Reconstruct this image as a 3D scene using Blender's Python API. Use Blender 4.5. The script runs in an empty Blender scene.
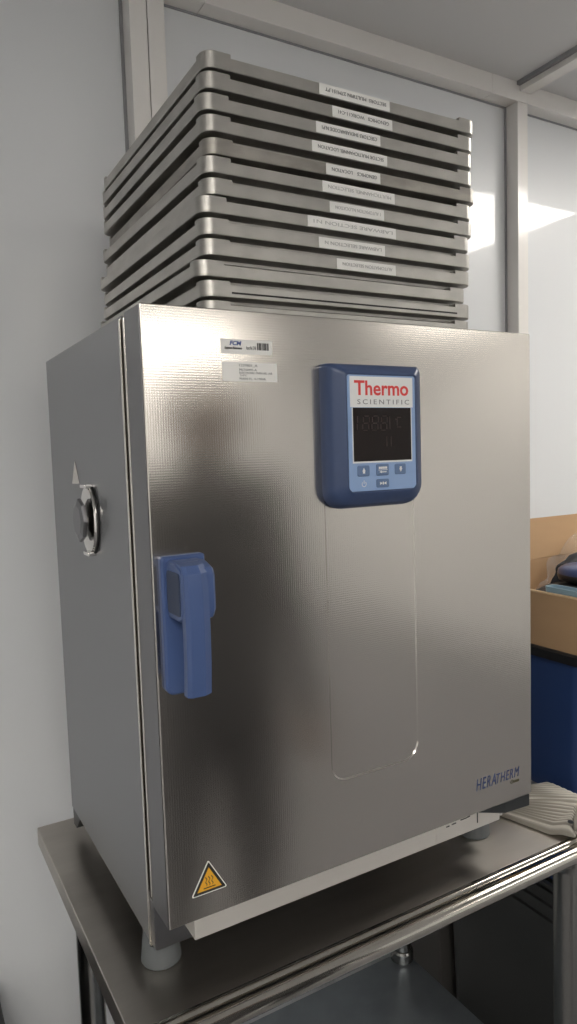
import bpy, bmesh, math, random
from mathutils import Vector, Matrix
random.seed(7)
C = bpy.context.scene.collection
Z0 = 0.96                      # all coordinates below are relative to the oven door's lower edge; the floor is Z0 beneath it
PI = math.pi

# ------------------------------------------------------------------ materials
def mat(name, col, rough=.5, metal=0., coat=0., coat_r=.1, emit=0., alpha=1., trans=0., spec=.5, aniso=0., bump=None, var=None, ecol=None):
    m = bpy.data.materials.new(name); m.use_nodes = True
    nt = m.node_tree; b = nt.nodes['Principled BSDF']
    b.inputs['Base Color'].default_value = (*col, 1)
    b.inputs['Roughness'].default_value = rough
    b.inputs['Metallic'].default_value = metal
    b.inputs['Coat Weight'].default_value = coat
    b.inputs['Coat Roughness'].default_value = coat_r
    b.inputs['Alpha'].default_value = alpha
    b.inputs['Transmission Weight'].default_value = trans
    b.inputs['Specular IOR Level'].default_value = spec
    b.inputs['Anisotropic'].default_value = aniso
    if emit:
        b.inputs['Emission Color'].default_value = (*(ecol or col), 1)
        b.inputs['Emission Strength'].default_value = emit
    tc = nt.nodes.new('ShaderNodeTexCoord')
    def noise(scale, stretch, detail=3):
        mp = nt.nodes.new('ShaderNodeMapping'); mp.inputs['Scale'].default_value = stretch
        n = nt.nodes.new('ShaderNodeTexNoise'); n.inputs['Scale'].default_value = scale; n.inputs['Detail'].default_value = detail
        nt.links.new(tc.outputs['Object'], mp.inputs['Vector']); nt.links.new(mp.outputs['Vector'], n.inputs['Vector'])
        return n.outputs['Fac']
    if var:                    # (scale, stretch, amount): soft tone variation of the material itself
        f = noise(var[0], var[1])
        r = nt.nodes.new('ShaderNodeMapRange')
        r.inputs['From Min'].default_value = .3; r.inputs['From Max'].default_value = .7
        r.inputs['To Min'].default_value = 1 - var[2]; r.inputs['To Max'].default_value = 1 + var[2]
        nt.links.new(f, r.inputs['Value'])
        x = nt.nodes.new('ShaderNodeMix'); x.data_type = 'RGBA'; x.blend_type = 'MULTIPLY'
        x.inputs['Factor'].default_value = 1
        x.inputs[6].default_value = (*col, 1)
        nt.links.new(r.outputs['Result'], x.inputs[7]); nt.links.new(x.outputs[2], b.inputs['Base Color'])
    if bump:                   # (scale, stretch, strength)
        f = noise(bump[0], bump[1])
        bp = nt.nodes.new('ShaderNodeBump'); bp.inputs['Strength'].default_value = bump[2]; bp.inputs['Distance'].default_value = .002
        nt.links.new(f, bp.inputs['Height']); nt.links.new(bp.outputs['Normal'], b.inputs['Normal'])
    return m

M = {}
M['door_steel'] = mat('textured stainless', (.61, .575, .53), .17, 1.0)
def linen(m):                  # the fine pressed grid of the door sheet
    nt = m.node_tree; b = nt.nodes['Principled BSDF']
    tc = nt.nodes.new('ShaderNodeTexCoord'); outs = []
    for d, s in (('X', 230), ('Z', 230)):
        w = nt.nodes.new('ShaderNodeTexWave'); w.bands_direction = d; w.inputs['Scale'].default_value = s / 2
        w.inputs['Distortion'].default_value = .0
        nt.links.new(tc.outputs['Object'], w.inputs['Vector']); outs.append(w.outputs['Fac'])
    mu = nt.nodes.new('ShaderNodeMath'); mu.operation = 'MULTIPLY'
    nt.links.new(outs[0], mu.inputs[0]); nt.links.new(outs[1], mu.inputs[1])
    mp = nt.nodes.new('ShaderNodeMapping'); mp.inputs['Scale'].default_value = (1, 1, .25)
    n = nt.nodes.new('ShaderNodeTexNoise'); n.inputs['Scale'].default_value = 300; n.inputs['Detail'].default_value = 2
    nt.links.new(tc.outputs['Object'], mp.inputs['Vector']); nt.links.new(mp.outputs['Vector'], n.inputs['Vector'])
    ad = nt.nodes.new('ShaderNodeMath'); ad.operation = 'ADD'
    nt.links.new(mu.outputs[0], ad.inputs[0]); nt.links.new(n.outputs['Fac'], ad.inputs[1])
    bp = nt.nodes.new('ShaderNodeBump'); bp.inputs['Strength'].default_value = .06; bp.inputs['Distance'].default_value = .0003
    nt.links.new(ad.outputs[0], bp.inputs['Height']); nt.links.new(bp.outputs['Normal'], b.inputs['Normal'])
linen(M['door_steel'])
M['kick_steel'] = mat('kick strip steel', (.80, .765, .71), .5, .75)
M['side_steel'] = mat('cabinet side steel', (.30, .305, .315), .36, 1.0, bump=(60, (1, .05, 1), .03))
M['edge_steel'] = mat('polished steel edge', (.72, .68, .62), .18, 1.0)
M['dark_gap'] = mat('dark gasket', (.012, .012, .013), .6)
M['return_steel'] = mat('door return steel', (.21, .21, .22), .32, 1.0)
M['chrome'] = mat('chrome', (.75, .73, .70), .10, 1.0)
M['table_steel'] = mat('brushed table steel', (.52, .487, .445), .34, 1.0, aniso=.8, bump=(40, (.06, 1, 1), .05), var=(9, (.5, 2, 1), .10))
def brushed(m, tangent):       # brushing direction: the highlight spreads along the tangent
    nt = m.node_tree; cx = nt.nodes.new('ShaderNodeCombineXYZ')
    for k in range(3): cx.inputs[k].default_value = tangent[k]
    nt.links.new(cx.outputs[0], nt.nodes['Principled BSDF'].inputs['Tangent'])
brushed(M['table_steel'], (0, 1, 0))
M['roll_steel'] = mat('rolled edge steel', (.58, .55, .50), .13, 1.0)
M['tube_steel'] = mat('tube steel', (.30, .295, .28), .24, 1.0)
M['shelf_steel'] = mat('galvanised shelf', (.30, .33, .36), .42, .85, bump=(25, (1, 1, 1), .05), var=(16, (1, 1, 1), .08))
M['tray_alu'] = mat('cast aluminium', (.47, .455, .425), .40, 1.0, bump=(120, (1, 1, .3), .08), var=(22, (1, 1, 2), .10))
M['tray_worn'] = mat('worn aluminium', (.36, .34, .31), .46, 1.0, bump=(120, (1, 1, .3), .12), var=(18, (1, 1, 3), .22))
M['paper'] = mat('label paper', (.84, .83, .80), .45)
M['ink'] = mat('black ink', (.02, .02, .02), .6)
M['grey_ink'] = mat('grey ink', (.22, .22, .22), .6)
M['pale_ink'] = mat('pale ink', (.5, .5, .49), .6)
M['blue_ink'] = mat('blue print', (.06, .10, .30), .5)
M['red_ink'] = mat('red print', (.72, .05, .045), .5)
M['logo_blue'] = mat('blue badge', (.03, .05, .15), .5)
M['oven_ink'] = mat('brown badge', (.09, .08, .04), .4)
M['handle_blue'] = mat('handle plastic', (.062, .104, .245), .38, bump=(400, (1, 1, 1), .02))
M['inset_blue'] = mat('handle inset plastic', (.032, .048, .095), .55)
M['bezel_blue'] = mat('bezel plastic', (.042, .069, .155), .36)
M['panel_blue'] = mat('panel membrane', (.28, .41, .66), .4)
M['button_blue'] = mat('button membrane', (.12, .19, .34), .4)
M['white_print'] = mat('white print', (.82, .82, .81), .45)
M['screen'] = mat('dark display', (.010, .005, .004), .12, spec=.25)
M['segment'] = mat('unlit segment', (.026, .011, .009), .3)
M['yellow'] = mat('warning yellow', (.78, .40, .03), .45)
M['foot_grey'] = mat('rubber foot', (.12, .13, .134), .55)
M['black_plastic'] = mat('black plastic', (.025, .028, .03), .35)
M['wall'] = mat('wall panel', (.76, .775, .79), .35, coat=.75, coat_r=.05)
M['wall_matt'] = mat('matt wall panel', (.76, .77, .775), .7)
M['post'] = mat('powder coated post', (.84, .815, .78), .38, coat=.6, coat_r=.12)
M['ceil'] = mat('ceiling panel', (.72, .72, .72), .6)
M['seal'] = mat('sealant', (.30, .30, .31), .6)
M['floor'] = mat('vinyl floor', (.19, .19, .20), .35, var=(5, (1, 1, 1), .06))
M['lamp_frame'] = mat('lamp frame', (.75, .75, .75), .4)
M['lamp'] = mat('lamp diffuser', (1, 1, 1), .5, emit=9.5, ecol=(1.0, .955, .89))
M['fill_lamp'] = mat('fill lamp diffuser', (1, 1, 1), .5, emit=4.0, ecol=(1.0, .955, .89))  # weaker emission, used only by added fill lamps
M['card'] = mat('cardboard', (.52, .335, .185), .8, bump=(90, (.15, .15, 1), .08), var=(14, (.3, .3, 1), .06))
M['card_edge'] = mat('cardboard edge', (.70, .50, .30), .8)
M['tote_blue'] = mat('blue tote plastic', (.022, .052, .165), .4)
M['tote_lid'] = mat('black lid plastic', (.012, .012, .014), .4)
M['tote_grey'] = mat('dark grey tote plastic', (.045, .046, .045), .3, bump=(30, (1, 1, 1), .05))
M['taupe'] = mat('taupe plastic', (.085, .08, .075), .4)
M['pale_blue'] = mat('pale blue plastic', (.30, .44, .53), .4)
M['navy'] = mat('navy plastic', (.05, .075, .20), .3)
M['black_cloth'] = mat('black bag fabric', (.012, .012, .016), .5)
M['film'] = mat('clear film', (.75, .78, .82), .12, alpha=.2, spec=.8)
M['cloth'] = mat('ribbed cotton', (.62, .585, .52), .85, bump=(300, (1, 1, 1), .08))
def ribbed(m):                 # darker stripes in the cloth colour, one to each rib
    nt = m.node_tree; b = nt.nodes['Principled BSDF']; tc = nt.nodes.new('ShaderNodeTexCoord')
    w = nt.nodes.new('ShaderNodeTexWave'); w.bands_direction = 'Y'; w.inputs['Scale'].default_value = PI / 10
    w.inputs['Distortion'].default_value = .5; w.inputs['Detail Scale'].default_value = .6
    cr = nt.nodes.new('ShaderNodeValToRGB'); cr.color_ramp.elements[0].position = .05; cr.color_ramp.elements[1].position = .55
    cr.color_ramp.elements[0].color = (.33, .305, .265, 1); cr.color_ramp.elements[1].color = (.66, .625, .56, 1)
    nt.links.new(tc.outputs['UV'], w.inputs['Vector'])
    nt.links.new(w.outputs['Fac'], cr.inputs['Fac']); nt.links.new(cr.outputs['Color'], b.inputs['Base Color'])
ribbed(M['cloth'])
M['lining'] = mat('cuff lining', (.28, .23, .15), .9)
M['coat_fabric'] = mat('dark work coat', (.085, .085, .09), .8)
M['skin'] = mat('skin', (.30, .205, .16), .55)
M['hair'] = mat('dark hair', (.06, .045, .035), .6)

# ------------------------------------------------------------------ helpers
def nb(): return bmesh.new()

def finish(bm, smooth=None):
    bmesh.ops.recalc_face_normals(bm, faces=bm.faces[:]); bm.normal_update()
    if smooth is not None:
        for f in bm.faces: f.smooth = True
        for e in bm.edges:
            if len(e.link_faces) == 2 and e.calc_face_angle(0) > math.radians(smooth): e.smooth = False

def obj(name, bm, m, parent=None, smooth=24, local=False):
    """bm becomes ONE mesh object; coordinates are scene coordinates unless local"""
    finish(bm, smooth)
    me = bpy.data.meshes.new(name); bm.to_mesh(me); bm.free()
    ms = m if isinstance(m, (list, tuple)) else [m]
    for q in ms: me.materials.append(q)
    o = bpy.data.objects.new(name, me); C.objects.link(o)
    wn = o.modifiers.new('weighted normals', 'WEIGHTED_NORMAL'); wn.mode = 'FACE_AREA'; wn.keep_sharp = True; wn.weight = 100
    if parent is not None:
        o.parent = parent
        if not local:
            off = Vector((0, 0, 0)); p = parent
            while p is not None: off += p.location; p = p.parent
            me.transform(Matrix.Translation(Vector((0, 0, Z0)) - off))
    elif not local:
        c = Vector((0, 0, 0))
        for v in me.vertices: c += v.co
        c /= max(1, len(me.vertices)); zmin = min(v.co.z for v in me.vertices); c.z = zmin
        me.transform(Matrix.Translation(-c)); o.location = c + Vector((0, 0, Z0))
    return o

def thing(name, label, cat, loc, group=None):
    o = bpy.data.objects.new(name, None); C.objects.link(o)
    o.empty_display_size = .05
    o.location = Vector(loc) + Vector((0, 0, Z0)); o['label'] = label; o['category'] = cat
    if group: o['group'] = group
    return o

def tag(o, label, cat, group=None):
    o['label'] = label; o['category'] = cat
    if group: o['group'] = group
    return o

def struct(name, bm, m):
    o = obj(name, bm, m); o['kind'] = 'structure'; return o

def box(bm, x0, x1, y0, y1, z0, z1, bev=0, seg=2, mi=0):
    vs = [bm.verts.new((x, y, z)) for x in (x0, x1) for y in (y0, y1) for z in (z0, z1)]
    fs = [bm.faces.new([vs[i] for i in q]) for q in ((0, 1, 3, 2), (4, 6, 7, 5), (0, 4, 5, 1), (2, 3, 7, 6), (0, 2, 6, 4), (1, 5, 7, 3))]
    for f in fs: f.material_index = mi
    if bev:
        es = list({e for f in fs for e in f.edges})
        bmesh.ops.bevel(bm, geom=es, offset=bev, segments=seg, affect='EDGES', profile=.5)
    return bm

def rr(x0, x1, y0, y1, r, n=6):
    """rounded rectangle, counter-clockwise; r a number or four radii (x1y1, x0y1, x0y0, x1y0)"""
    rs = r if isinstance(r, (tuple, list)) else (r,) * 4
    out = []
    for k, (cx, cy) in enumerate(((x1, y1), (x0, y1), (x0, y0), (x1, y0))):
        q = rs[k]; ox = cx - q if cx == x1 else cx + q; oy = cy - q if cy == y1 else cy + q
        for i in range(n + 1):
            a = (k + i / n) * PI / 2
            out.append((ox + q * math.cos(a), oy + q * math.sin(a)))
    return out

def loft(bm, loops, cap0=True, cap1=True, closed=True):
    rows = [[bm.verts.new(p) for p in L] for L in loops]
    n = len(rows[0])
    for a, b in zip(rows, rows[1:]):
        for i in range(n if closed else n - 1):
            j = (i + 1) % n
            bm.faces.new((a[i], a[j], b[j], b[i]))
    if cap0: bm.faces.new(rows[0])
    if cap1: bm.faces.new(rows[-1])
    return rows

def xz(loop, y): return [(a, y, b) for a, b in loop]
def xy(loop, z): return [(a, b, z) for a, b in loop]
def yz(loop, x): return [(x, a, b) for a, b in loop]

def lathe(bm, prof, c, axis='z', n=32, cap=True):
    """prof: (radius, height) pairs"""
    loops = []
    for r, h in prof:
        L = []
        for i in range(n):
            a = 2 * PI * i / n; u, v = r * math.cos(a), r * math.sin(a)
            if axis == 'z': L.append((c[0] + u, c[1] + v, c[2] + h))
            elif axis == 'x': L.append((c[0] + h, c[1] + u, c[2] + v))
            else: L.append((c[0] + u, c[1] + h, c[2] + v))
        loops.append(L)
    loft(bm, loops, cap, cap)
    return bm

def tube(bm, pts, r, n=8):
    pts = [Vector(p) for p in pts]; loops = []
    for i, p in enumerate(pts):
        t = (pts[min(i + 1, len(pts) - 1)] - pts[max(i - 1, 0)]).normalized()
        a = t.cross(Vector((0, 0, 1)) if abs(t.z) < .9 else Vector((1, 0, 0))).normalized(); b = t.cross(a)
        loops.append([tuple(p + r * (math.cos(2 * PI * k / n) * a + math.sin(2 * PI * k / n) * b)) for k in range(n)])
    loft(bm, loops)
    return bm

def extrude_poly(bm, poly, conv, d0, d1):
    loft(bm, [conv(poly, d0), conv(poly, d1)])
    return bm

_dg = None
def text_bm(s, x0, x1, z0, z1, y, thick=.0003, bold=0., shear=0., flip=False, spacing=1.0):
    """lettering fitted to a rectangle of a plane facing -y, as flat solid letters"""
    cu = bpy.data.curves.new('lettering', 'FONT'); cu.body = s; cu.size = 1; cu.offset = bold; cu.shear = shear
    cu.space_character = spacing; cu.extrude = .5; cu.resolution_u = 3
    o = bpy.data.objects.new('lettering', cu); C.objects.link(o)
    dg = bpy.context.evaluated_depsgraph_get(); dg.update()
    me = bpy.data.meshes.new_from_object(o.evaluated_get(dg))
    bpy.data.objects.remove(o); bpy.data.curves.remove(cu)
    bm = nb(); bm.from_mesh(me); bpy.data.meshes.remove(me)
    xs = [v.co.x for v in bm.verts]; ys = [v.co.y for v in bm.verts]
    ax, bx, ay, by = min(xs), max(xs), min(ys), max(ys)
    for v in bm.verts:
        u = (v.co.x - ax) / (bx - ax); w = (v.co.y - ay) / (by - ay); t = v.co.z + .5
        if flip: u, w = 1 - u, 1 - w
        v.co = (x0 + u * (x1 - x0), y - t * thick, z0 + w * (z1 - z0))
    return bm

# ------------------------------------------------------------------ room
YW = .65; CE = 1.415; FL = -Z0
XL, XR, YB = -2.4, 3.6, -5.2
b = nb(); box(b, XL - .1, XR + .1, YB - .1, YW + .1, FL - .1, FL); struct('floor', b, M['floor'])
b = nb(); box(b, XL - .1, XR + .1, YB - .1, YW + .1, CE, CE + .1); struct('ceiling', b, M['ceil'])
b = nb()
for x0, x1 in ((XL - .1, .2495), (.2495, 1.235), (1.235, XR + .1)): box(b, x0, x1, YW, YW + .1, FL, CE)
struct('wall_back', b, M['wall'])
b = nb(); box(b, XL - .1, XL, YB, YW, FL, CE); struct('wall_left', b, M['wall_matt'])
b = nb(); box(b, XR, XR + .1, YB, YW, FL, CE); struct('wall_right', b, M['wall_matt'])
b = nb(); box(b, XL - .1, XR + .1, YB - .1, YB, FL, CE); struct('wall_front', b, M['wall_matt'])
# uprights, head rail and ceiling bars of the modular wall
b = nb(); box(b, .2155, .2487, YW - .04, YW + .002, FL, CE, .0015); box(b, .2503, .2835, YW - .04, YW + .002, FL, CE, .0015)
struct('trim_1', b, M['post'])
b = nb(); box(b, 1.217, 1.2535, YW - .04, YW + .002, FL, 1.3685, .0015); struct('trim_2', b, M['post'])
b = nb()
for x0, x1 in ((XL, .2148), (.2842, .366), (.3668, 1.13), (1.1306, XR)): box(b, x0, x1, YW - .0405, YW + .002, 1.3685, CE, .0008)
struct('trim_3', b, M['post'])
b = nb()                       # ceiling bar running towards the viewer
box(b, 1.225, 1.262, YB, YW - .041, CE - .022, CE + .002, .001); struct('trim_4', b, M['post'])
b = nb(); box(b, 1.2135, 1.2245, YB, YW - .041, CE - .009, CE + .002); struct('trim_5', b, M['seal'])
b = nb()                       # sealant lines at the panel edges
for x0, x1 in ((.2095, .2155), (.2835, .2865), (1.2115, 1.217), (1.2535, 1.2565)): box(b, x0, x1, YW - .003, YW + .002, FL, 1.3685)
box(b, XL, XR, YW - .003, YW + .002, 1.365, 1.3685); struct('trim_6', b, M['seal'])

def ceiling_light(x0, x1, y0, y1, label, lamp='lamp'):
    t = thing('ceiling_light', label, 'light', ((x0 + x1) / 2, (y0 + y1) / 2, CE - .014), 'ceiling panel lights')
    f = nb()
    for a in ((x0, x1, y0, y0 + .025), (x0, x1, y1 - .025, y1), (x0, x0 + .025, y0 + .025, y1 - .025), (x1 - .025, x1, y0 + .025, y1 - .025)):
        box(f, *a, CE - .014, CE + .001, .001)
    obj('frame', f, M['lamp_frame'], t)
    d = nb(); box(d, x0 + .024, x1 - .024, y0 + .024, y1 - .024, CE - .010, CE); obj('diffuser', d, M[lamp], t)
    return t
ceiling_light(1.58, 2.22, -.50, .135, 'square white ceiling panel light above the stacked totes')
ceiling_light(-1.05, -.45, -2.7, -1.5, 'added unseen fill panel light on the ceiling in the middle left of the room')  # added lamp behind the viewer, put in to light the door
ceiling_light(-1.8, -1.2, -2.1, -.9, 'added unseen fill panel light on the ceiling left of the viewer', 'fill_lamp')  # added lamp, fill for the left wall and the oven side
ceiling_light(1.2, 2.4, -4.9, -4.3, 'long white ceiling panel light at the far end of the room')
ceiling_light(-.6, 0, -4.6, -3.4, 'added unseen fill panel light on the ceiling farthest from the oven on the left')  # added lamp that brightens the end wall mirrored in the door
ceiling_light(2.7, 3.3, -3.2, -2.0, 'added unseen fill panel light on the ceiling by the right wall of the room', 'fill_lamp')  # added lamp, raises the overall light of the room

# ------------------------------------------------------------------ table
TT = -.105
TX0, TX1, TYF, TYB = -.046, .762, -.006, .512
t = thing('work_table', 'stainless steel work table with rolled front edge and lower shelf', 'table', (.35, .25, FL))
b = nb(); box(b, TX0, TX1, TYF + .016, TYB, TT - .006, TT, .0015)
obj('tabletop', b, M['table_steel'], t)
b = nb()                       # left and right turned-down aprons
box(b, TX0, TX0 + .018, TYF + .016, TYB, TT - .031, TT - .004, .002)
box(b, TX1 - .018, TX1, TYF + .016, TYB, TT - .031, TT - .004, .002)
box(b, TX0 + .018, TX1 - .018, TYB - .018, TYB, TT - .031, TT - .004, .002)
obj('apron', b, M['table_steel'], t)
b = nb()                       # rolled front edge: a small raised ridge, a groove, then the roll
prof = [(.018, TT - .001), (.008, TT + .0002), (.0052, TT + .0024), (.003, TT + .0031), (.0006, TT + .0022), (-.0018, TT - .0004)]
cy, cz, rad = -.0105, TT - .0105, .0125
for i in range(15):
    a = math.radians(60 + i * 16.5); prof.append((cy + rad * math.cos(a), cz + rad * math.sin(a)))
prof += [(.004, TT - .020), (.018, TT - .008)]
extrude_poly(b, prof, yz, TX0 - .001, TX1 + .001)
obj('rolled_edge', b, M['roll_steel'], t, smooth=50)
b = nb(); box(b, TX0 + .05, TX1 - .05, .18, .30, TT - .035, TT - .0065, .002); obj('stiffener', b, M['table_steel'], t)
LX0, LX1, LY0, LY1 = .014, .668, .026, .447
SZ = -.585
b = nb()
pts = rr(LX0 - .022, LX1 + .022, LY0 - .022, LY1 + .022, .012, 4)
loft(b, [xy(pts, SZ - .035), xy(pts, SZ - .004), xy(rr(LX0 - .019, LX1 + .019, LY0 - .019, LY1 + .019, .010, 4), SZ)])
obj('shelf', b, M['shelf_steel'], t)
for x in (LX0, LX1):
    for y in (LY0, LY1):
        l = nb(); lathe(l, [(.0205, FL + .05), (.0205, TT - .0066)], (x, y, 0), n=28)
        lo = obj('leg', l, M['tube_steel'], t)
        k = nb(); lathe(k, [(.0206, SZ + .002), (.0245, SZ + .003), (.0245, SZ + .022), (.0225, SZ + .026), (.0206, SZ + .027)], (x, y, 0), n=28)
        obj('collar', k, M['tube_steel'], lo)
        k = nb(); lathe(k, [(.0206, TT - .06), (.029, TT - .045), (.029, TT - .0068)], (x, y, 0), n=28); obj('socket', k, M['tube_steel'], lo)
        k = nb(); lathe(k, [(.022, FL), (.024, FL + .006), (.016, FL + .03), (.016, FL + .052)], (x, y, 0), n=20); obj('foot', k, M['black_plastic'], lo)

# ------------------------------------------------------------------ oven
W, H = .559, .66
CB, CT, CF, CK = -.056, .659, .067, .452       # cabinet bottom, top, front, back
oven = thing('laboratory_oven', 'brushed stainless steel laboratory oven with blue handle and control panel on the table', 'oven', (.28, .22, TT))
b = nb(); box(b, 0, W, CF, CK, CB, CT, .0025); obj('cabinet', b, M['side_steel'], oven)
b = nb(); box(b, -.0012, .010, CF - .003, CF + .0025, CB, CT - .004, .0008); obj('front_trim', b, M['edge_steel'], oven)
b = nb(); box(b, .006, W - .004, .056, CF, .004, CT - .006); obj('gasket', b, M['dark_gap'], oven)
b = nb(); box(b, .001, W - .003, .052, CF - .0005, CB, .001, .001); obj('base_front', b, M['return_steel'], oven)
door = nb(); box(door, 0, W, 0, .0490, 0, H, .0016, 2)
bm = door; ff = max((f for f in bm.faces if abs(f.calc_center_median().y) < 1e-6), key=lambda f: f.calc_area())
oe = list(ff.edges); bmesh.ops.delete(bm, geom=[ff], context='FACES_ONLY')
l0 = [bm.verts.new(p) for p in xz(rr(.2125, .3478, .1060, .590, (.004, .004, .022, .024), 8), 0)]
ie = [bm.edges.new((l0[i], l0[(i + 1) % len(l0)])) for i in range(len(l0))]
bmesh.ops.triangle_fill(bm, use_beauty=True, use_dissolve=False, edges=oe + ie)
l1 = [bm.verts.new(p) for p in xz(rr(.2142, .3461, .1077, .588, (.003, .003, .0203, .0223), 8), .0014)]
for i in range(len(l0)):
    j = (i + 1) % len(l0); bm.faces.new((l0[i], l0[j], l1[j], l1[i]))
bm.faces.new(l1)
door = obj('door', door, M['door_steel'], oven)
b = nb()                       # the door's folded return and its bright rear lip
box(b, -.0006, .002, .0018, .049, .0015, H - .0015); obj('side_return', b, M['return_steel'], door)
b = nb(); box(b, -.0014, .012, .0492, .0535, .010, H - .006, .0008); obj('rear_lip', b, M['edge_steel'], door)
b = nb(); box(b, .031, .500, .006, .052, -.0265, -.0012, .001); ks = obj('kick_strip', b, M['kick_steel'], oven)
b = nb(); box(b, .4555, .4568, .0052, .007, -.018, -.0012); obj('seam', b, M['dark_gap'], ks)
b = nb(); box(b, .380, .4545, .0054, .0062, -.0215, -.0030); obj('rating_label', b, M['kick_steel'], ks)['label'] = 'clear rating label with dark marks'
b = nb()
for x, z, w in ((.398, -.0075, .006), (.408, -.0068, .008), (.424, -.0052, .012), (.436, -.0048, .006)): box(b, x, x + w, .0051, .0055, z, z + .0016)
obj('rating_marks', b, M['ink'], ks)
b = nb()                       # black hinge cover under the right corner of the door
loft(b, [[(.456, .0045, -.0012), (.456, .0045, -.0030), (.456, .03, -.0030), (.456, .03, -.0012)],
         [(.506, .0008, -.0012), (.506, .0008, -.0165), (.506, .05, -.0165), (.506, .05, -.0012)],
         [(.5555, .0008, -.0012), (.5555, .0008, -.0190), (.5555, .05, -.0190), (.5555, .05, -.0012)]])
bmesh.ops.bevel(b, geom=[e for e in b.edges], offset=.0006, segments=1, affect='EDGES')
obj('hinge_cover', b, M['black_plastic'], oven)
for i, (x, y) in enumerate(((.024, .104), (.546, .104), (.075, .36), (W - .075, .36))):
    b = nb(); lathe(b, [(.0235, TT + .0005), (.0245, TT + .0025), (.0205, TT + .040), (.0205, CB + .001)], (x, y, 0), n=36)
    ft = obj('foot', b, M['foot_grey'], oven)
    b = nb()
    for a in (-2.2, -1.0, .4, 2.0):
        for k in range(1):
            ca, sa = math.cos(a), math.sin(a); r0 = .0218
            p = [Vector((x + r0 * math.cos(a + q), y + r0 * math.sin(a + q), TT + .030)) for q in (-.28, -.14, 0, .14, .28)]
            tube(b, p, .0014, 6)
    obj('foot_slot', b, M['black_plastic'], ft)
b = nb(); pl = [(.405, -.057), (.452, -.057), (.452, -.085), (.435, -.085)]
extrude_poly(b, pl, yz, .002, .02); obj('rear_spacer', b, M['black_plastic'], oven)

# handle --------------------------------------------------------
hd = nb(); o1 = rr(.007, .056, .258, .404, (.003, .004, .010, .010)); o2 = rr(.009, .054, .260, .402, (.003, .004, .009, .009))
loft(hd, [xz(o1, .0005), xz(o1, -.006), xz(o2, -.0085)])
hd = obj('handle', hd, M['handle_blue'], oven)
b = nb()                       # housing: side profile in y,z, rounded at lower front, sloping at the top
pf = [(-.006, .400), (-.030, .4005), (-.047, .395), (-.0505, .388), (-.0505, .352), (-.046, .344), (-.036, .3405), (-.006, .341)]
P0 = [(y, z) for y, z in pf]
loft(b, [yz([(y * .97 - .0002, .371 + (z - .371) * .93) for y, z in pf], .0125), yz(P0, .0150), yz(P0, .0455), yz([(y * .95, .371 + (z - .371) * .92) for y, z in pf], .0485)])
obj('handle_housing', b, M['handle_blue'], hd, smooth=40)
b = nb()                       # inset square on the housing's left cheek
o1 = rr(-.0445, -.010, .3475, .391, .004, 4); o2 = rr(-.043, -.0115, .349, .3895, .0035, 4)
loft(b, [yz(o1, .0132), yz(o1, .0117), yz(o2, .0110)]); obj('handle_inset', b, M['inset_blue'], hd)
b = nb()                       # hanging grip with chamfered top and softly rounded front
gp = [(-.034, .4005, .0), (-.0475, .3985, .0), (-.0545, .391, .0), (-.0575, .372, .0), (-.0585, .335, .0), (-.0575, .30, .0), (-.0555, .278, .0), (-.0545, .268, .0)]
loops = []
for k, (y, z, _) in enumerate(gp):
    ty = (.0125 if k else .010); w0, w1 = .0145 - .0005 * min(k, 3), .0395
    if k == 0: sec = [(w0, y + .006), (w0 + .003, y), (w1 - .003, y), (w1, y + .006), (w1, y + ty + .006), (w0, y + ty + .006)]
    else: sec = [(w0, y + .004), (w0 + .0035, y), (w1 - .0085, y), (w1, y + .0052), (w1, y + ty), (w0, y + ty)]
    tilt = .006 if k < 2 else 0
    loops.append([(sx, sy, z - (tilt if i >= 4 else 0)) for i, (sx, sy) in enumerate(sec)])
loft(b, loops)
bmesh.ops.bevel(b, geom=[e for e in b.edges if e.calc_length() > .001 and len(e.link_faces) == 2 and e.calc_face_angle(0) > .5], offset=.0009, segments=2, affect='EDGES')
obj('handle_grip', b, M['handle_blue'], hd, smooth=24)

# control panel ---------------------------------------------------
cp = nb()
r0 = (.005, .005, .022, .022)
L = [(.2100, .3455, .4385, .6065, r0, .0005), (.2100, .3455, .4385, .6065, r0, -.006), (.2105, .3440, .4410, .6055, r0, -.0165), (.2150, .3405, .4450, .6030, (.007, .007, .02, .02), -.0225),
     (.2262, .3302, .4560, .5955, (.004, .004, .012, .012), -.0285), (.2275, .3287, .4575, .5940, (.003, .003, .010, .010), -.0288), (.2290, .3275, .4590, .5925, (.002, .002, .008, .008), -.0275)]
loft(cp, [xz(rr(a, c, d, e, r, 6), y) for a, c, d, e, r, y in L])
cp = obj('control_panel', cp, M['bezel_blue'], oven, smooth=40)
b = nb(); o1 = rr(.2290, .3273, .4592, .5923, .003, 4); loft(b, [xz(o1, -.0270), xz(o1, -.0282)]); pn = obj('membrane', b, M['panel_blue'], cp)
b = nb(); box(b, .2325, .3235, -.02855, -.0280, .5555, .5905); obj('logo_plate', b, M['white_print'], cp)
b = text_bm('Thermo', .2385, .3170, .5690, .5860, -.0285, bold=.02); obj('logo_lettering', b, M['red_ink'], cp)['label'] = 'red lettering reading Thermo'
b = text_bm('SCIENTIFIC', .2425, .3180, .5590, .5645, -.0285, spacing=1.45, bold=.0); obj('logo_lettering', b, M['grey_ink'], cp)['label'] = 'small spaced grey lettering reading SCIENTIFIC'
b = nb(); box(b, .2345, .3215, -.0286, -.0280, .4915, .5550); obj('screen_border', b, M['white_print'], cp)
b = nb(); box(b, .2358, .3202, -.0290, -.0282, .4935, .5550, .0002, 1); sc = obj('screen', b, M['screen'], cp)
b = nb()                       # unlit segments showing faintly in the display
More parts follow.
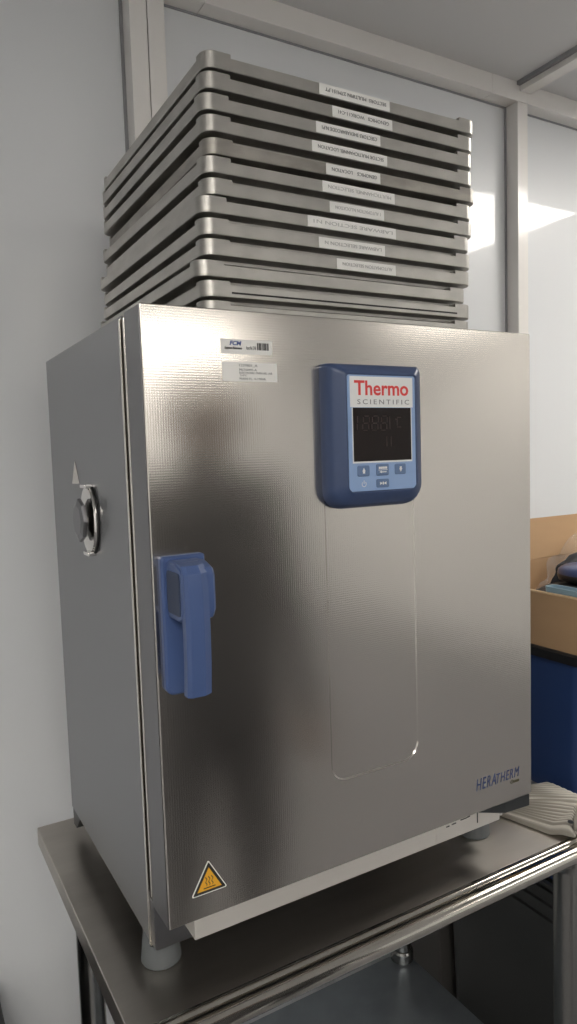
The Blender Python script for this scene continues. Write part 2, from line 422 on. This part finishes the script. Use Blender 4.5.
def seg7(x, z, w, h, s=.0012):
    sk = .12
    for (u0, u1, v0, v1) in ((0, 1, 1, 1), (0, 1, .5, .5), (0, 1, 0, 0)):
        box(b, x + u0 * w + s + v0 * h * sk, x + u1 * w - s + v0 * h * sk, -.0292, -.0289, z + v0 * h - s / 2, z + v0 * h + s / 2)
    for u in (0, 1):
        for v in (0, .5):
            zz0, zz1 = z + v * h + s, z + (v + .5) * h - s; xx = x + u * w + (v + .25) * h * sk
            box(b, xx - s / 2, xx + s / 2, -.0292, -.0289, zz0, zz1)
for x in (.2485, .2615, .2745): seg7(x, .5290, .0085, .0165)
box(b, .2405, .2417, -.0292, -.0289, .530, .5365); box(b, .2412, .2424, -.0292, -.0289, .538, .545)
box(b, .2875, .2888, -.0292, -.0289, .530, .545)
box(b, .2965, .2980, -.0292, -.0289, .541, .5425); box(b, .2990, .3050, -.0292, -.0289, .5432, .5445); box(b, .2985, .2998, -.0292, -.0289, .534, .5425); box(b, .2990, .3050, -.0292, -.0289, .532, .5333)
box(b, .2825, .2838, -.0292, -.0289, .510, .522); box(b, .2890, .2903, -.0292, -.0289, .510, .522)
obj('display_segments', b, M['segment'], sc)
def button(x, z, w, h):
    b = nb(); o1 = rr(x - w / 2, x + w / 2, z - h / 2, z + h / 2, .002, 4); o2 = rr(x - w / 2 + .0008, x + w / 2 - .0008, z - h / 2 + .0008, z + h / 2 - .0008, .0015, 4)
    loft(b, [xz(o1, -.0281), xz(o1, -.0287), xz(o2, -.0292)])
    return obj('button', b, M['button_blue'], cp)
Yb = -.0296
for x, z, w, h, k in ((.2490, .4825, .0170, .0125, 'left'), (.2765, .4830, .0185, .0135, 'set'), (.3030, .4830, .0165, .0125, 'right'), (.2765, .4672, .0185, .0100, 'bar')):
    button(x, z, w, h)
    b = nb()
    def pr(p): extrude_poly(b, p, xz, Yb, -.0290)
    if k == 'left': pr([(x - .0022, z - .0005), (x, z + .0035), (x + .0022, z - .0005), (x + .0014, z - .0005), (x + .0014, z - .003), (x - .0014, z - .003), (x - .0014, z - .0005)])
    if k == 'right': pr([(x - .0022, z + .0005), (x - .0014, z + .0005), (x - .0014, z + .003), (x + .0014, z + .003), (x + .0014, z + .0005), (x + .0022, z + .0005), (x, z - .0035)])
    if k == 'set':
        for q in ((x - .006, x - .0035), (x - .003, x - .0005), (x, x + .0025), (x + .003, x + .006)): box(b, q[0], q[1], Yb, -.0290, z + .001, z + .0036)
        box(b, x - .0065, x + .0065, Yb, -.0290, z - .0006, z); pr([(x - .005, z - .0026), (x - .002, z - .0012), (x - .002, z - .0021), (x + .005, z - .0021), (x + .005, z - .0031), (x - .002, z - .0031), (x - .002, z - .0040)])
    if k == 'bar':
        pr([(x - .0045, z - .0018), (x - .0045, z + .0018), (x - .001, z)]); pr([(x + .0045, z - .0018), (x + .0045, z + .0018), (x + .001, z)]); box(b, x - .0007, x + .0007, Yb, -.0290, z - .0018, z + .0018)
    obj('button_symbol', b, M['white_print'], cp)
b = nb(); tube(b, [(.2495 + .0030 * math.sin(a), -.0284, .4672 + .0030 * math.cos(a)) for a in [math.radians(40 + 28 * i) for i in range(11)]], .0004, 5)
tube(b, [(.2495, -.0284, .4675), (.2495, -.0284, .4715)], .0004, 5); obj('standby_symbol', b, M['white_print'], cp)

# stickers on the door ------------------------------------------------
b = nb(); box(b, .0870, .1490, -.0006, .0002, .6135, .6290); s1 = obj('inventory_sticker', b, M['paper'], oven); s1['label'] = 'white sticker with blue mark and barcode'
obj('sticker_lettering', text_bm('FCM', .0975, .1115, .6225, .6272, -.0006, bold=.03, shear=.2), M['blue_ink'], s1)
obj('sticker_lettering', text_bm('Equipment Maintenance', .0915, .1120, .6176, .6212, -.0006, bold=.02, shear=.3), M['ink'], s1)
b = nb(); x = .1305
while x < .1438:
    w = random.choice((.0004, .0006, .0010)); box(b, x, x + w, -.0009, -.0005, .6185, .6262); x += w + random.choice((.0003, .0005, .0007))
obj('barcode', b, M['ink'], s1)
obj('sticker_lettering', text_bm('Asset No 2748', .1170, .1290, .6185, .6225, -.0006), M['grey_ink'], s1)
b = nb(); box(b, .0880, .1545, -.0006, .0002, .5845, .6050); s2 = obj('identification_sticker', b, M['paper'], oven); s2['label'] = 'larger white sticker with printed lines of text'
for s, x0, x1, z0, z1 in (('1229801_A', .1080, .1300, .6000, .6030), ('MLT60491-A', .1080, .1290, .5958, .5982), ('ELECTRONIC OVEN 60L LAB', .1080, .1480, .5926, .5948), ('2-4°C', .1085, .1170, .5900, .5920), ('MAIN FL. 4-1904A', .1080, .1400, .5862, .5886)):
    obj('sticker_lettering', text_bm(s, x0, x1, z0, z1, -.0006), M['grey_ink'], s2)
# hot-surface triangle
def tri(c, s): return [(c[0] - s * 1.0, c[1] - s * .866 * .667), (c[0] + s * 1.0, c[1] - s * .866 * .667), (c[0], c[1] + s * .866 * 1.333)]
def trir(c, s, r):
    p = tri(c, s - r); out = []
    for k, (x, z) in enumerate(p):
        a0 = math.radians((210, 330, 90)[k])
        for i in range(7): a = a0 + math.radians(-60 + 20 * i); out.append((x + r * math.cos(a), z + r * math.sin(a)))
    return out
tc_ = (.0480, .0395)
b = nb(); extrude_poly(b, trir(tc_, .0205, .0014), xz, .0002, -.0005); w1 = obj('warning_sign', b, M['paper'], oven); w1['label'] = 'yellow triangular hot surface warning sticker'
b = nb(); extrude_poly(b, trir(tc_, .0190, .0010), xz, -.0003, -.0007); obj('warning_border', b, M['ink'], w1)
b = nb(); extrude_poly(b, tri((tc_[0], tc_[1]), .0145), xz, -.0005, -.0009); obj('warning_field', b, M['yellow'], w1)
b = nb()
for k in (-1, 0, 1):
    tube(b, [(tc_[0] + k * .0036 + .0008 * math.sin(q * 1.25), -.0009, tc_[1] - .0035 + q * .00115) for q in range(10)], .00055, 5)
box(b, tc_[0] - .0070, tc_[0] + .0070, -.0012, -.0008, tc_[1] - .0062, tc_[1] - .0052)
obj('warning_symbol', b, M['ink'], w1)
obj('model_lettering', text_bm('HERA', .4490, .4870, .0320, .0485, 0, bold=.0015, shear=.25, spacing=1.2), M['logo_blue'], oven)['label'] = 'slanted blue lettering reading HERA'
obj('model_lettering', text_bm('THERM', .4880, .5335, .0325, .0465, 0, bold=.0, shear=.25, spacing=1.2), M['logo_blue'], oven)['label'] = 'slanted blue lettering reading THERM'
obj('model_lettering', text_bm('Oven', .5155, .5330, .0245, .0300, 0, bold=.03, shear=.3), M['oven_ink'], oven)['label'] = 'small dark lettering reading Oven'

# port on the left side -------------------------------------------------
pc = (0, .226, .428)
def ovalise(bm, k=.80):
    for v in bm.verts: v.co.y = pc[1] + (v.co.y - pc[1]) * k
b = nb(); lathe(b, [(.0445, .0008), (.0445, -.004), (.0425, -.0062), (.0385, -.0062), (.030, -.0072), (.012, -.0078), (.004, -.0079)], pc, 'x', 40); ovalise(b); port = obj('access_port', b, M['chrome'], oven)
port['label'] = 'round chrome port with faceted cap'
b = nb(); lathe(b, [(.0452, .0004), (.0462, -.0018), (.0452, -.0030)], pc, 'x', 40); ovalise(b); obj('port_seal', b, M['dark_gap'], port)
b = nb(); lathe(b, [(.008, -.002), (.008, -.014)], (pc[0], pc[1] + .002, pc[2]), 'x', 16); obj('port_stem', b, M['chrome'], port)
b = nb(); lathe(b, [(.018, -.0105), (.0275, -.012), (.0285, -.0145), (.0275, -.017), (.020, -.0190)], (pc[0], pc[1] + .003, pc[2]), 'x', 8); obj('port_cap', b, M['return_steel'], port, smooth=10)
for s in (1, -1):
    b = nb(); box(b, -.0105, .0005, pc[1] - .013, pc[1] + .013, pc[2] + s * .0435 - .0025, pc[2] + s * .0435 + .0025, .0012); obj('port_clip', b, M['chrome'], port)
b = nb(); extrude_poly(b, [(.279, .4735), (.321, .4725), (.2995, .505)], yz, .0002, -.0007); obj('side_marker', b, M['edge_steel'], oven)['label'] = 'small silver triangle marker'

# ------------------------------------------------------------------ trays
TW, TD, TP = .408, .422, .0227
def tray_meshes():
    body = nb(); h = .0180; lo = .0040; r = .015
    def R(i, z): return xy(rr(-TW / 2 + i, TW / 2 - i, i, TD - i, max(r - i, .003), 7), z)
    loft(body, [R(.026, h - .006), R(.024, .0), R(.0185, .0), R(.018, lo - .0004), R(.0008, lo), R(0, lo + .0008), R(0, h - .0004), R(.0004, h), R(.016, h), R(.017, h - .0005)])
    feet = []
    for sx in (-1, 1):
        for sy in (0, 1):
            f = nb(); ef, es, q = .018, .006, .0145
            cx, cy = sx * (TW / 2 - r), (r if sy == 0 else TD - r); vy = -1 if sy == 0 else 1
            arc = [i * PI / 16 for i in range(9)]
            pth = [(cx + sx * r, cy - vy * es)] + [(cx + sx * r * math.cos(a), cy + vy * r * math.sin(a)) for a in arc] + [(cx - sx * ef, cy + vy * r)]
            ring = pth + [(cx - sx * ef, cy - vy * es)]
            loft(f, [[(x, y, h - .0010) for x, y in ring], [(x, y, TP - .0008) for x, y in ring], [(x + (cx - x) * .04, y + (cy - y) * .04, TP - .0001) for x, y in ring]])
            feet.append(f)
    return body, feet
TL = [.1055, .1016, .0997, .104, .107, .102, .106, .0912, .098, .0955, .096, .100, .099]
TR = [.508, .508, .505, .504, .509, .502, .502, .495, .495, .498, .485, .492, .492]
LB = [(.265, .371, 'SECTORS  MULTIPIN 27M151.PT'), (.283, .375, 'GENOMICS   WORK11-C41'), (.259, .355, 'CSECTOR5 3HEXABARCODE N.P1'), (.253, .366, 'SECTOR MULTICHANNEL LOCATION'), (.274, .356, 'GENOMICS    LOCATION'),
      (.266, .377, 'MULTICHANNEL SELECTION'), (.277, .360, '1 AUTOMATION N.LOCATION'), (.241, .375, 'LABWARE SECTION N1'), (.258, .358, 'LABWARE SELECTION N'), (.284, .376, 'AUTOMATION SELECTION')]
WORDS = ['topmost', 'second from the top, white label right of centre', 'third from the top', 'fourth from the top, long white label', 'fifth from the top, darker and worn',
         'sixth from the top, just under the dark worn one', 'seventh from the top', 'eighth from the top, its long label half peeling to the left', 'ninth from the top', 'tenth from the top, the lowest with a white label',
         'uncovered plain one below the lowest white label', 'second lowest of the stack, without a label', 'lowest of the stack, resting on the oven top']
proto = None
for i in range(13):
    xc = (TL[i] + TR[i] + .0065) / 2; z = H - .001 + TP * (12 - i) + .0002
    yoff = (.053, .053, .053, .054, .056, .054, .055, .050, .052, .053, .057, .054, .054)[i]
    m_ = M['tray_worn'] if i == 4 else M['tray_alu']
    lab = 'grey metal tray, ' + WORDS[i]
    if i in (0, 4):
        t = thing('metal_tray', lab, 'tray', (xc, yoff, z), 'metal trays stacked on the oven')
        body, feet = tray_meshes()
        obj('tray_body', body, m_, t, local=True)
        for f in feet: obj('corner_foot', f, m_, t, local=True)
        if i == 0: proto = t
        t0 = t
    if i not in (0, 4):
        t = proto.copy(); C.objects.link(t); t.location = Vector((xc, yoff, z + Z0)); t['label'] = lab
        for ch in proto_parts:
            c = ch.copy(); C.objects.link(c); c.parent = t
    if i == 0: proto_parts = list(t.children)
    if i == 0: proto_parts = [o for o in bpy.data.objects if o.parent is proto or o.parent == proto]
    # slight turn of each tray about its front centre
    t.rotation_euler = (0, 0, -.009 + (0, .004, -.003, .002, -.010, .006, 0, .004, -.002, .003, 0, -.003, 0)[i])
    if i < 10:
        x0, x1, s = LB[i]; x0 -= xc + .009; x1 -= xc + .009
        zb, zt = .0048, .0178
        b = nb()
        n = 8; rows = []
        for k in range(n + 1):
            u = k / n; xx = x0 + u * (x1 - x0); bul = -.0004 - (.0006 * math.sin(u * 9 + i) ** 2 if i in (3, 5, 6, 7) else 0)
            rows.append([(xx, .0006, zb), (xx, bul - .0002, zb), (xx, bul, zt), (xx, .0006, zt)])
        loft(b, rows); lt = obj('label_tape', b, M['paper'], t, local=True)
        b = text_bm(s, x0 + .008, x1 - .006, zb + .0048, zt - .0040, -.0011, thick=.0003, flip=True)
        obj('label_lettering', b, M['pale_ink'] if i > 4 else M['grey_ink'], lt, local=True)
    if i == 11:
        b = nb(); box(b, -TW / 2 + .035, TW / 2 - .03, -.0004, .001, .0085, .0105); obj('side_groove', b, M['dark_gap'], t, local=True)

# ------------------------------------------------------------------ totes and the cardboard box, right of the table
def tote(bm, x0, x1, y0, y1, z0, z1, tp=.015, rim=.012, ribs=0, rimh=.03):
    """open tub, wider at the top, with a turned rim"""
    def R(i, z): return xy(rr(x0 + i, x1 - i, y0 + i, y1 - i, .03, 5), z)
    loops = [R(rim + tp, z0), R(rim + .002, z1 - rimh)]
    if ribs:
        for k in range(ribs):
            za = z1 - rimh + rimh * k / ribs; zb_ = z1 - rimh + rimh * (k + .55) / ribs
            loops += [R(0, za), R(0, zb_), R(rim * .6, zb_ + .001), R(rim * .6, z1 - rimh + rimh * (k + 1) / ribs - .001)]
        loops += [R(0, z1 - .004)]
    else: loops += [R(0, z1 - rimh + .001), R(0, z1 - .002)]
    loops += [R(.002, z1), R(rim, z1), R(rim + .004, z1 - .01), R(rim + tp + .006, z0 + .006)]
    loft(bm, loops)
    return bm
GX0, GX1, GY0, GY1 = .780, 1.27, .085, .46
b = nb(); tote(b, GX0, GX1, GY0, GY1, FL, -.303, ribs=3, rimh=.085, rim=.010)
gt = obj('storage_tote', b, M['tote_grey'], smooth=30); tag(gt, 'dark grey plastic storage tote with ridged rim under the blue tote', 'tote')
t = thing('storage_tote', 'dark blue lidded storage tote stacked beside the table', 'tote', (1.02, .27, -.303))
b = nb(); tote(b, .784, 1.266, .080, .462, -.302, .139, rim=.004, tp=.012, rimh=.02); obj('tub', b, M['tote_blue'], t)
b = nb(); o1 = rr(.778, 1.272, .074, .468, .03, 5); o2 = rr(.782, 1.268, .078, .464, .028, 5)
loft(b, [xy(o1, .1235), xy(o1, .139), xy(o2, .1415)]); obj('lid', b, M['tote_lid'], t)
b = nb(); box(b, .80, 1.18, .475, .625, FL, -.235, .008); box(b, .795, 1.185, .470, .63, -.245, -.215, .006)
tag(obj('storage_bin', b, M['taupe']), 'taupe plastic bin standing against the wall behind the dark grey tote', 'bin')
# cardboard box
t = thing('cardboard_box', 'open brown cardboard box with raised back flap on the blue tote', 'box', (1.09, .27, .142))
BX0, BX1, BY0, BY1, BZ0, BZ1 = .785, 1.40, .065, .455, .1422, .2395
b = nb(); w = .005
box(b, BX0, BX1, BY0, BY1, BZ0, BZ0 + w)
box(b, BX0, BX0 + w, BY0, BY1, BZ0 + w, BZ1); box(b, BX1 - w, BX1, BY0, BY1, BZ0 + w, BZ1)
box(b, BX0 + w, BX1 - w, BY0, BY0 + w, BZ0 + w, BZ1); box(b, BX0 + w, BX1 - w, BY1 - w, BY1, BZ0 + w, BZ1)
obj('carton', b, M['card'], t)
b = nb(); loft(b, [[(BX0 + .002, BY1 - .005, BZ1 + .001), (BX1 - .002, BY1 - .005, BZ1 + .001), (BX1 - .002, BY1, BZ1 + .001), (BX0 + .002, BY1, BZ1 + .001)],
                   [(BX0 + .004, BY1 + .012, BZ1 + .094), (BX1 - .004, BY1 + .012, BZ1 + .094), (BX1 - .004, BY1 + .017, BZ1 + .093), (BX0 + .004, BY1 + .017, BZ1 + .093)]])
obj('flap', b, M['card'], t)
b = nb(); box(b, BX0 - .0012, BX0 + w + .0012, BY0, BY1, BZ1 - .0002, BZ1 + .0032, .001); obj('rim_edge', b, M['card_edge'], t)
# pale blue tray inside the box
b = nb(); x0, x1, y0, y1, z0, z1 = .794, .822, .074, .176, .149, .2515
def R(i, z): return xy(rr(x0 + i, x1 - i, y0 + i, y1 - i, .008, 4), z)
loft(b, [R(.004, z0), R(0, z1), R(.003, z1), R(.007, z0 + .004)])
tag(obj('plastic_tray', b, M['pale_blue']), 'narrow pale blue plastic tray standing at the left side of the cardboard box', 'tray')
b = nb()
bmesh.ops.create_icosphere(b, subdivisions=4, radius=1)
for v in b.verts:
    p = v.co.copy(); n_ = .06 * math.sin(p.x * 7 + 2) * math.sin(p.y * 9) + .05 * math.sin(p.z * 11 + p.x * 5)
    v.co = Vector((1.000 + p.x * (.125 + n_ * .1), .262 + p.y * (.085 + n_ * .08), .186 + p.z * (.034 + n_ * .03)))
    v.co.z = max(v.co.z, .1490)
tag(obj('fabric_pouch', b, M['black_cloth']), 'black fabric pouch lying in the cardboard box', 'pouch')
b = nb()
bmesh.ops.create_icosphere(b, subdivisions=4, radius=1)
for v in b.verts:
    p = v.co.copy(); n_ = .08 * math.sin(p.x * 9 + 1) * math.sin(p.z * 7) + .05 * math.sin(p.y * 11 + p.x * 6)
    v.co = Vector((1.165 + p.x * (.105 + n_ * .1), .372 + p.y * (.014 + n_ * .02), .206 + p.z * (.054 + n_ * .05)))
    v.co.z = max(v.co.z, .1490)
tag(obj('fabric_pouch', b, M['black_cloth'], smooth=60), 'black fabric pouch standing upright behind the navy round case', 'pouch')
cs = (1.035, .258, .2190)
t = thing('round_case', 'navy blue round case resting on the black pouch', 'case', cs)
b = nb(); lathe(b, [(.045, .0), (.063, .005), (.066, .014), (.065, .018)], cs, n=40); obj('case_base', b, M['black_plastic'], t, smooth=60)
b = nb(); lathe(b, [(.0655, .0182), (.064, .026), (.054, .033), (.032, .0365), (.010, .0375)], cs, n=40); obj('case_lid', b, M['navy'], t, smooth=60)
b = nb(); lathe(b, [(.007, .0372), (.007, .041), (.005, .0425)], (cs[0] - .015, cs[1] - .012, cs[2]), n=20); obj('case_button', b, M['black_plastic'], t)
b = nb()                       # crumpled clear bag leaning up behind the case
n1, n2 = 30, 24; g = []
for i in range(n1 + 1):
    row = []
    for j in range(n2 + 1):
        u, v = i / n1, j / n2
        x = 1.055 + u * .17; y = .395 + .03 * v + .010 * math.sin(9 * u + 4 * v) + .005 * math.sin(23 * u - 13 * v)
        top = .170 + .150 * min(1, u * 1.05) + .007 * math.sin(19 * u)
        z = .151 + v * (top - .151) + .003 * math.sin(17 * u + 9 * v) * v
        row.append(b.verts.new((x, y, z)))
    g.append(row)
for i in range(n1):
    for j in range(n2): b.faces.new((g[i][j], g[i + 1][j], g[i + 1][j + 1], g[i][j + 1]))
bmesh.ops.solidify(b, geom=b.faces[:], thickness=.0006)
tag(obj('plastic_bag', b, M['film'], smooth=60), 'crumpled clear plastic bag at the back of the cardboard box', 'bag')
# dark box on the floor left of the table
b = nb(); tote(b, -.54, -.116, .20, .63, FL, -.42, rim=.008, tp=.004, rimh=.03)
tag(obj('floor_crate', b, M['tote_lid']), 'black crate on the floor left of the steel table', 'crate')

# ------------------------------------------------------------------ folded ribbed garment on the table's right end
t = thing('folded_garment', 'folded off white ribbed cotton garment on the right end of the table', 'garment', (.70, .10, TT))
def pillow(path, nu, nv, hfun, rib, wave, z0=TT + .0006):
    """path(u) -> left point, right point (x,y); the surface bulges up between them and is closed flat below"""
    b = nb(); top = []; bot = []; vv = {}; uvl = b.loops.layers.uv.new('ribs')
    for i in range(nu + 1):
        u = i / nu; (ax, ay), (bx, by) = path(u); rt = []; rb = []
        for j in range(nv + 1):
            v = j / nv; x = ax + (bx - ax) * v; y = ay + (by - ay) * v
            e = max(0., 1 - (2 * v - 1) ** 4) ** .5
            e2 = min(1, u * 14) ** .5 * min(1, (1 - u) * 14) ** .5
            z = hfun(u, v) * e * e2
            z += (rib[1] * (.5 + .5 * math.sin(rib[0] * v * 2 * PI + wave * math.sin(5 * u)))) * e * e2
            zb = z0 + .0050 * min(1, max(0, (.034 - y) / .016)); rt.append(b.verts.new((x, y, zb + .0012 + max(z, 0)))); rb.append(b.verts.new((x, y, zb)))
        for j in range(nv + 1): vv[rt[j]] = vv[rb[j]] = (u, j / nv * rib[0])
        top.append(rt); bot.append(rb)
    for i in range(nu):
        for j in range(nv):
            b.faces.new((top[i][j], top[i + 1][j], top[i + 1][j + 1], top[i][j + 1])); b.faces.new((bot[i][j], bot[i][j + 1], bot[i + 1][j + 1], bot[i + 1][j]))
    for i in range(nu):
        b.faces.new((top[i][0], bot[i][0], bot[i + 1][0], top[i + 1][0])); b.faces.new((top[i][nv], top[i + 1][nv], bot[i + 1][nv], bot[i][nv]))
    for j in range(nv):
        b.faces.new((top[0][j], top[0][j + 1], bot[0][j + 1], bot[0][j])); b.faces.new((top[nu][j], bot[nu][j], bot[nu][j + 1], top[nu][j + 1]))
    for f in b.faces:
        for l in f.loops: l[uvl].uv = vv[l.vert]
    return b
def lerp(a, b_, u): return tuple(p + (q - p) * u for p, q in zip(a, b_))
# flat body of the garment: ribs run from the oven towards the right end
b = pillow(lambda u: (lerp((.620, .135), (.768, .030), u), lerp((.640, .180), (.775, .150), u)), 60, 110, lambda u, v: .010 + .005 * math.sin(3 * u + 2 * v), (9, .0052), 1.2)
obj('garment_body', b, M['cloth'], t, smooth=70)
# rolled sleeve lying over the front edge of the body
def slv(u):
    c = Vector((.622, .138)).lerp(Vector((.690, .020)), u); d = Vector((.690 - .622, .020 - .138)).normalized(); n_ = Vector((d.y, -d.x))
    w_ = .010 + .030 * min(1, u * 1.3)
    return tuple(c + n_ * w_), tuple(c - n_ * w_)
b = pillow(slv, 44, 130, lambda u, v: (.009 + .012 * u) * (1 - .25 * math.sin(2.5 * u) * math.sin(6 * v)), (10, .0052), .8)
obj('sleeve', b, M['cloth'], t, smooth=70)
cu = nb(); d = Vector((.068, -.118)).normalized(); cc = Vector((.690, .020)) + Vector(d) * -.004
n_ = Vector((d.y, -d.x)); L = []
for k, (off, s) in enumerate(((0, .98), (.003, 1.05), (.009, 1.06), (.012, 1.0), (.0105, .86), (.002, .8))):
    L.append([(cc.x + d.x * off + n_.x * .036 * s * math.cos(a), cc.y + d.y * off + n_.y * .036 * s * math.cos(a), TT + .0185 + .0125 * s * math.sin(a) * (1 + .12 * math.sin(3 * a))) for a in [2 * PI * q / 40 for q in range(40)]])
loft(cu, L, True, False); cf = obj('cuff', cu, M['cloth'], t, smooth=60)
b = nb(); lathe(b, [(.001, 0), (.028, .001), (.028, .004)], (0, 0, 0), 'y', 24)
for v in b.verts:
    q = v.co.copy(); v.co = Vector((cc.x + d.x * (.004 + q.y * .5) + n_.x * q.x, cc.y + d.y * (.004 + q.y * .5) + n_.y * q.x, TT + .0185 + q.z * .34))
obj('cuff_lining', b, M['lining'], t)
b = nb(); bp = cc + n_ * .031 - d * .004
lathe(b, [(.0042, .0), (.0045, .0012), (.0025, .0020)], (bp.x, bp.y, TT + .0245), 'z', 16); obj('button', b, M['black_plastic'], t)

# ------------------------------------------------------------------ person taking the picture (met only in the door's reflection)
t = thing('person', 'person in a dark work coat standing in front of the oven with one hand raised', 'person', (.47, -.97, FL))
def skin_mesh(name, joints, edges, radii, m, sub=2):
    me = bpy.data.meshes.new(name); me.from_pydata([Vector(j) for j in joints], edges, [])
    o = bpy.data.objects.new(name, me); C.objects.link(o)
    md = o.modifiers.new('s', 'SKIN'); md.use_smooth_shade = True
    for k, v in enumerate(me.skin_vertices[0].data): v.radius = (radii[k] if isinstance(radii[k], tuple) else (radii[k],) * 2); v.use_root = (k == 0)
    s = o.modifiers.new('d', 'SUBSURF'); s.levels = sub; s.render_levels = sub
    dg = bpy.context.evaluated_depsgraph_get(); dg.update()
    m2 = bpy.data.meshes.new_from_object(o.evaluated_get(dg)); bpy.data.objects.remove(o); bpy.data.meshes.remove(me)
    b = nb(); b.from_mesh(m2); bpy.data.meshes.remove(m2)
    return b
px, py = .47, -.97
J = [(px, py, -.04), (px, py, .14), (px, py, .36), (px, py, .46), (px, py + .02, .52), (px, py + .03, .61),
     (px - .10, py, -.10), (px - .11, py + .02, -.50), (px - .11, py - .02, -.88), (px - .12, py + .10, -.925),
     (px + .10, py, -.10), (px + .11, py + .02, -.50), (px + .11, py - .02, -.88), (px + .12, py + .10, -.925),
     (px - .19, py, .42), (px - .29, py + .06, .30), (px - .33, py + .07, .50), (px - .34, py + .07, .56),
     (px + .19, py, .42), (px + .25, py - .02, .12), (px + .24, py + .08, -.13), (px + .24, py + .10, -.20)]
Ed = [(0, 1), (1, 2), (2, 3), (3, 4), (4, 5), (0, 6), (6, 7), (7, 8), (8, 9), (0, 10), (10, 11), (11, 12), (12, 13), (2, 14), (14, 15), (15, 16), (16, 17), (2, 18), (18, 19), (19, 20), (20, 21)]
Rd = [(.19, .13), (.17, .12), (.19, .12), (.075, .075), (.055, .055), (.088, .10), .115, .09, .055, .04, .115, .09, .055, .04, .062, .045, .034, .035, .062, .045, .034, .035]
b = skin_mesh('body', J, Ed, Rd, None); obj('body', b, M['coat_fabric'], t, smooth=60)
b = nb(); bmesh.ops.create_icosphere(b, subdivisions=3, radius=1)
for v in b.verts: v.co = Vector((px + v.co.x * .108, py + .005 + v.co.y * .112, .625 + v.co.z * .108))
obj('hair', b, M['hair'], t, smooth=60)
b = nb(); bmesh.ops.create_icosphere(b, subdivisions=4, radius=1)
for v in b.verts:              # face: brow, nose, lips and chin on the front of the head
    p = v.co.copy(); k = 0
    if p.y > 0:
        k += .24 * math.exp(-(p.x / .13) ** 2 - ((p.z + .08) / .20) ** 2) + .06 * math.exp(-(p.x / .25) ** 2 - ((p.z + .48) / .07) ** 2) + .06 * math.exp(-((p.z - .28) / .10) ** 2)
        k += .10 * math.exp(-(p.x / .28) ** 2 - ((p.z + .85) / .15) ** 2) - .07 * (math.exp(-((p.x - .38) / .16) ** 2 - ((p.z - .08) / .12) ** 2) + math.exp(-((p.x + .38) / .16) ** 2 - ((p.z - .08) / .12) ** 2))
    v.co = Vector((px + p.x * .074, py + .055 + p.y * .072 + k * .075, .595 + p.z * .105))
face = obj('face', b, M['skin'], t, smooth=60)
for s_ in (-1, 1):
    b = nb(); bmesh.ops.create_icosphere(b, subdivisions=2, radius=.012)
    for v in b.verts: v.co += Vector((px + s_ * .028, py + .113, .604))
    obj('eye', b, M['ink'], face, smooth=60)
    b = nb(); bmesh.ops.create_icosphere(b, subdivisions=2, radius=1)
    for v in b.verts: v.co = Vector((px + s_ * .094 + v.co.x * .020, py + .025 + v.co.y * .018, .590 + v.co.z * .032))
    obj('ear', b, M['skin'], face, smooth=60)
for hx, hy, hz, sg in ((px - .34, py + .07, .56, 1), (px + .24, py + .10, -.20, -1)):
    b = nb()
    for k in range(5):
        a = (-.034 + .017 * k) if k < 4 else -.045; ln = (.07, .08, .085, .075, .05)[k]
        p0 = Vector((hx + a * .6, hy, hz)); p1 = p0 + Vector((a * .5, .012, sg * ln * .55)); p2 = p1 + Vector((0, .026, sg * ln * .4))
        tube(b, [p0, p0.lerp(p1, .5), p1, p2], .0085, 8)
    pv = bmesh.ops.create_icosphere(b, subdivisions=3, radius=1)['verts']
    for v in pv: v.co = Vector((hx + v.co.x * .042, hy + v.co.y * .017, hz - sg * .022 + v.co.z * .052))
    obj('hand', b, M['skin'], t, smooth=60)

# ------------------------------------------------------------------ camera, world, view
cam = bpy.data.cameras.new('camera'); co = bpy.data.objects.new('camera', cam); C.objects.link(co)
co.location = (-.23629, -.69363, .50543 + Z0)
co.rotation_euler = tuple(math.radians(a) for a in (85.27382, 1.82277, -30.12304))
cam.sensor_fit = 'VERTICAL'; cam.sensor_height = 24; cam.lens = 708.36 * 24 / 1024; cam.clip_start = .02
bpy.context.scene.camera = co
w = bpy.data.worlds.new('world'); bpy.context.scene.world = w; w.use_nodes = True
w.node_tree.nodes['Background'].inputs['Color'].default_value = (.5, .5, .5, 1); w.node_tree.nodes['Background'].inputs['Strength'].default_value = .2
vs = bpy.context.scene.view_settings
vs.view_transform = 'Standard'; vs.look = 'None'; vs.gamma = 1; vs.use_curve_mapping = False
vs.exposure = 0.85
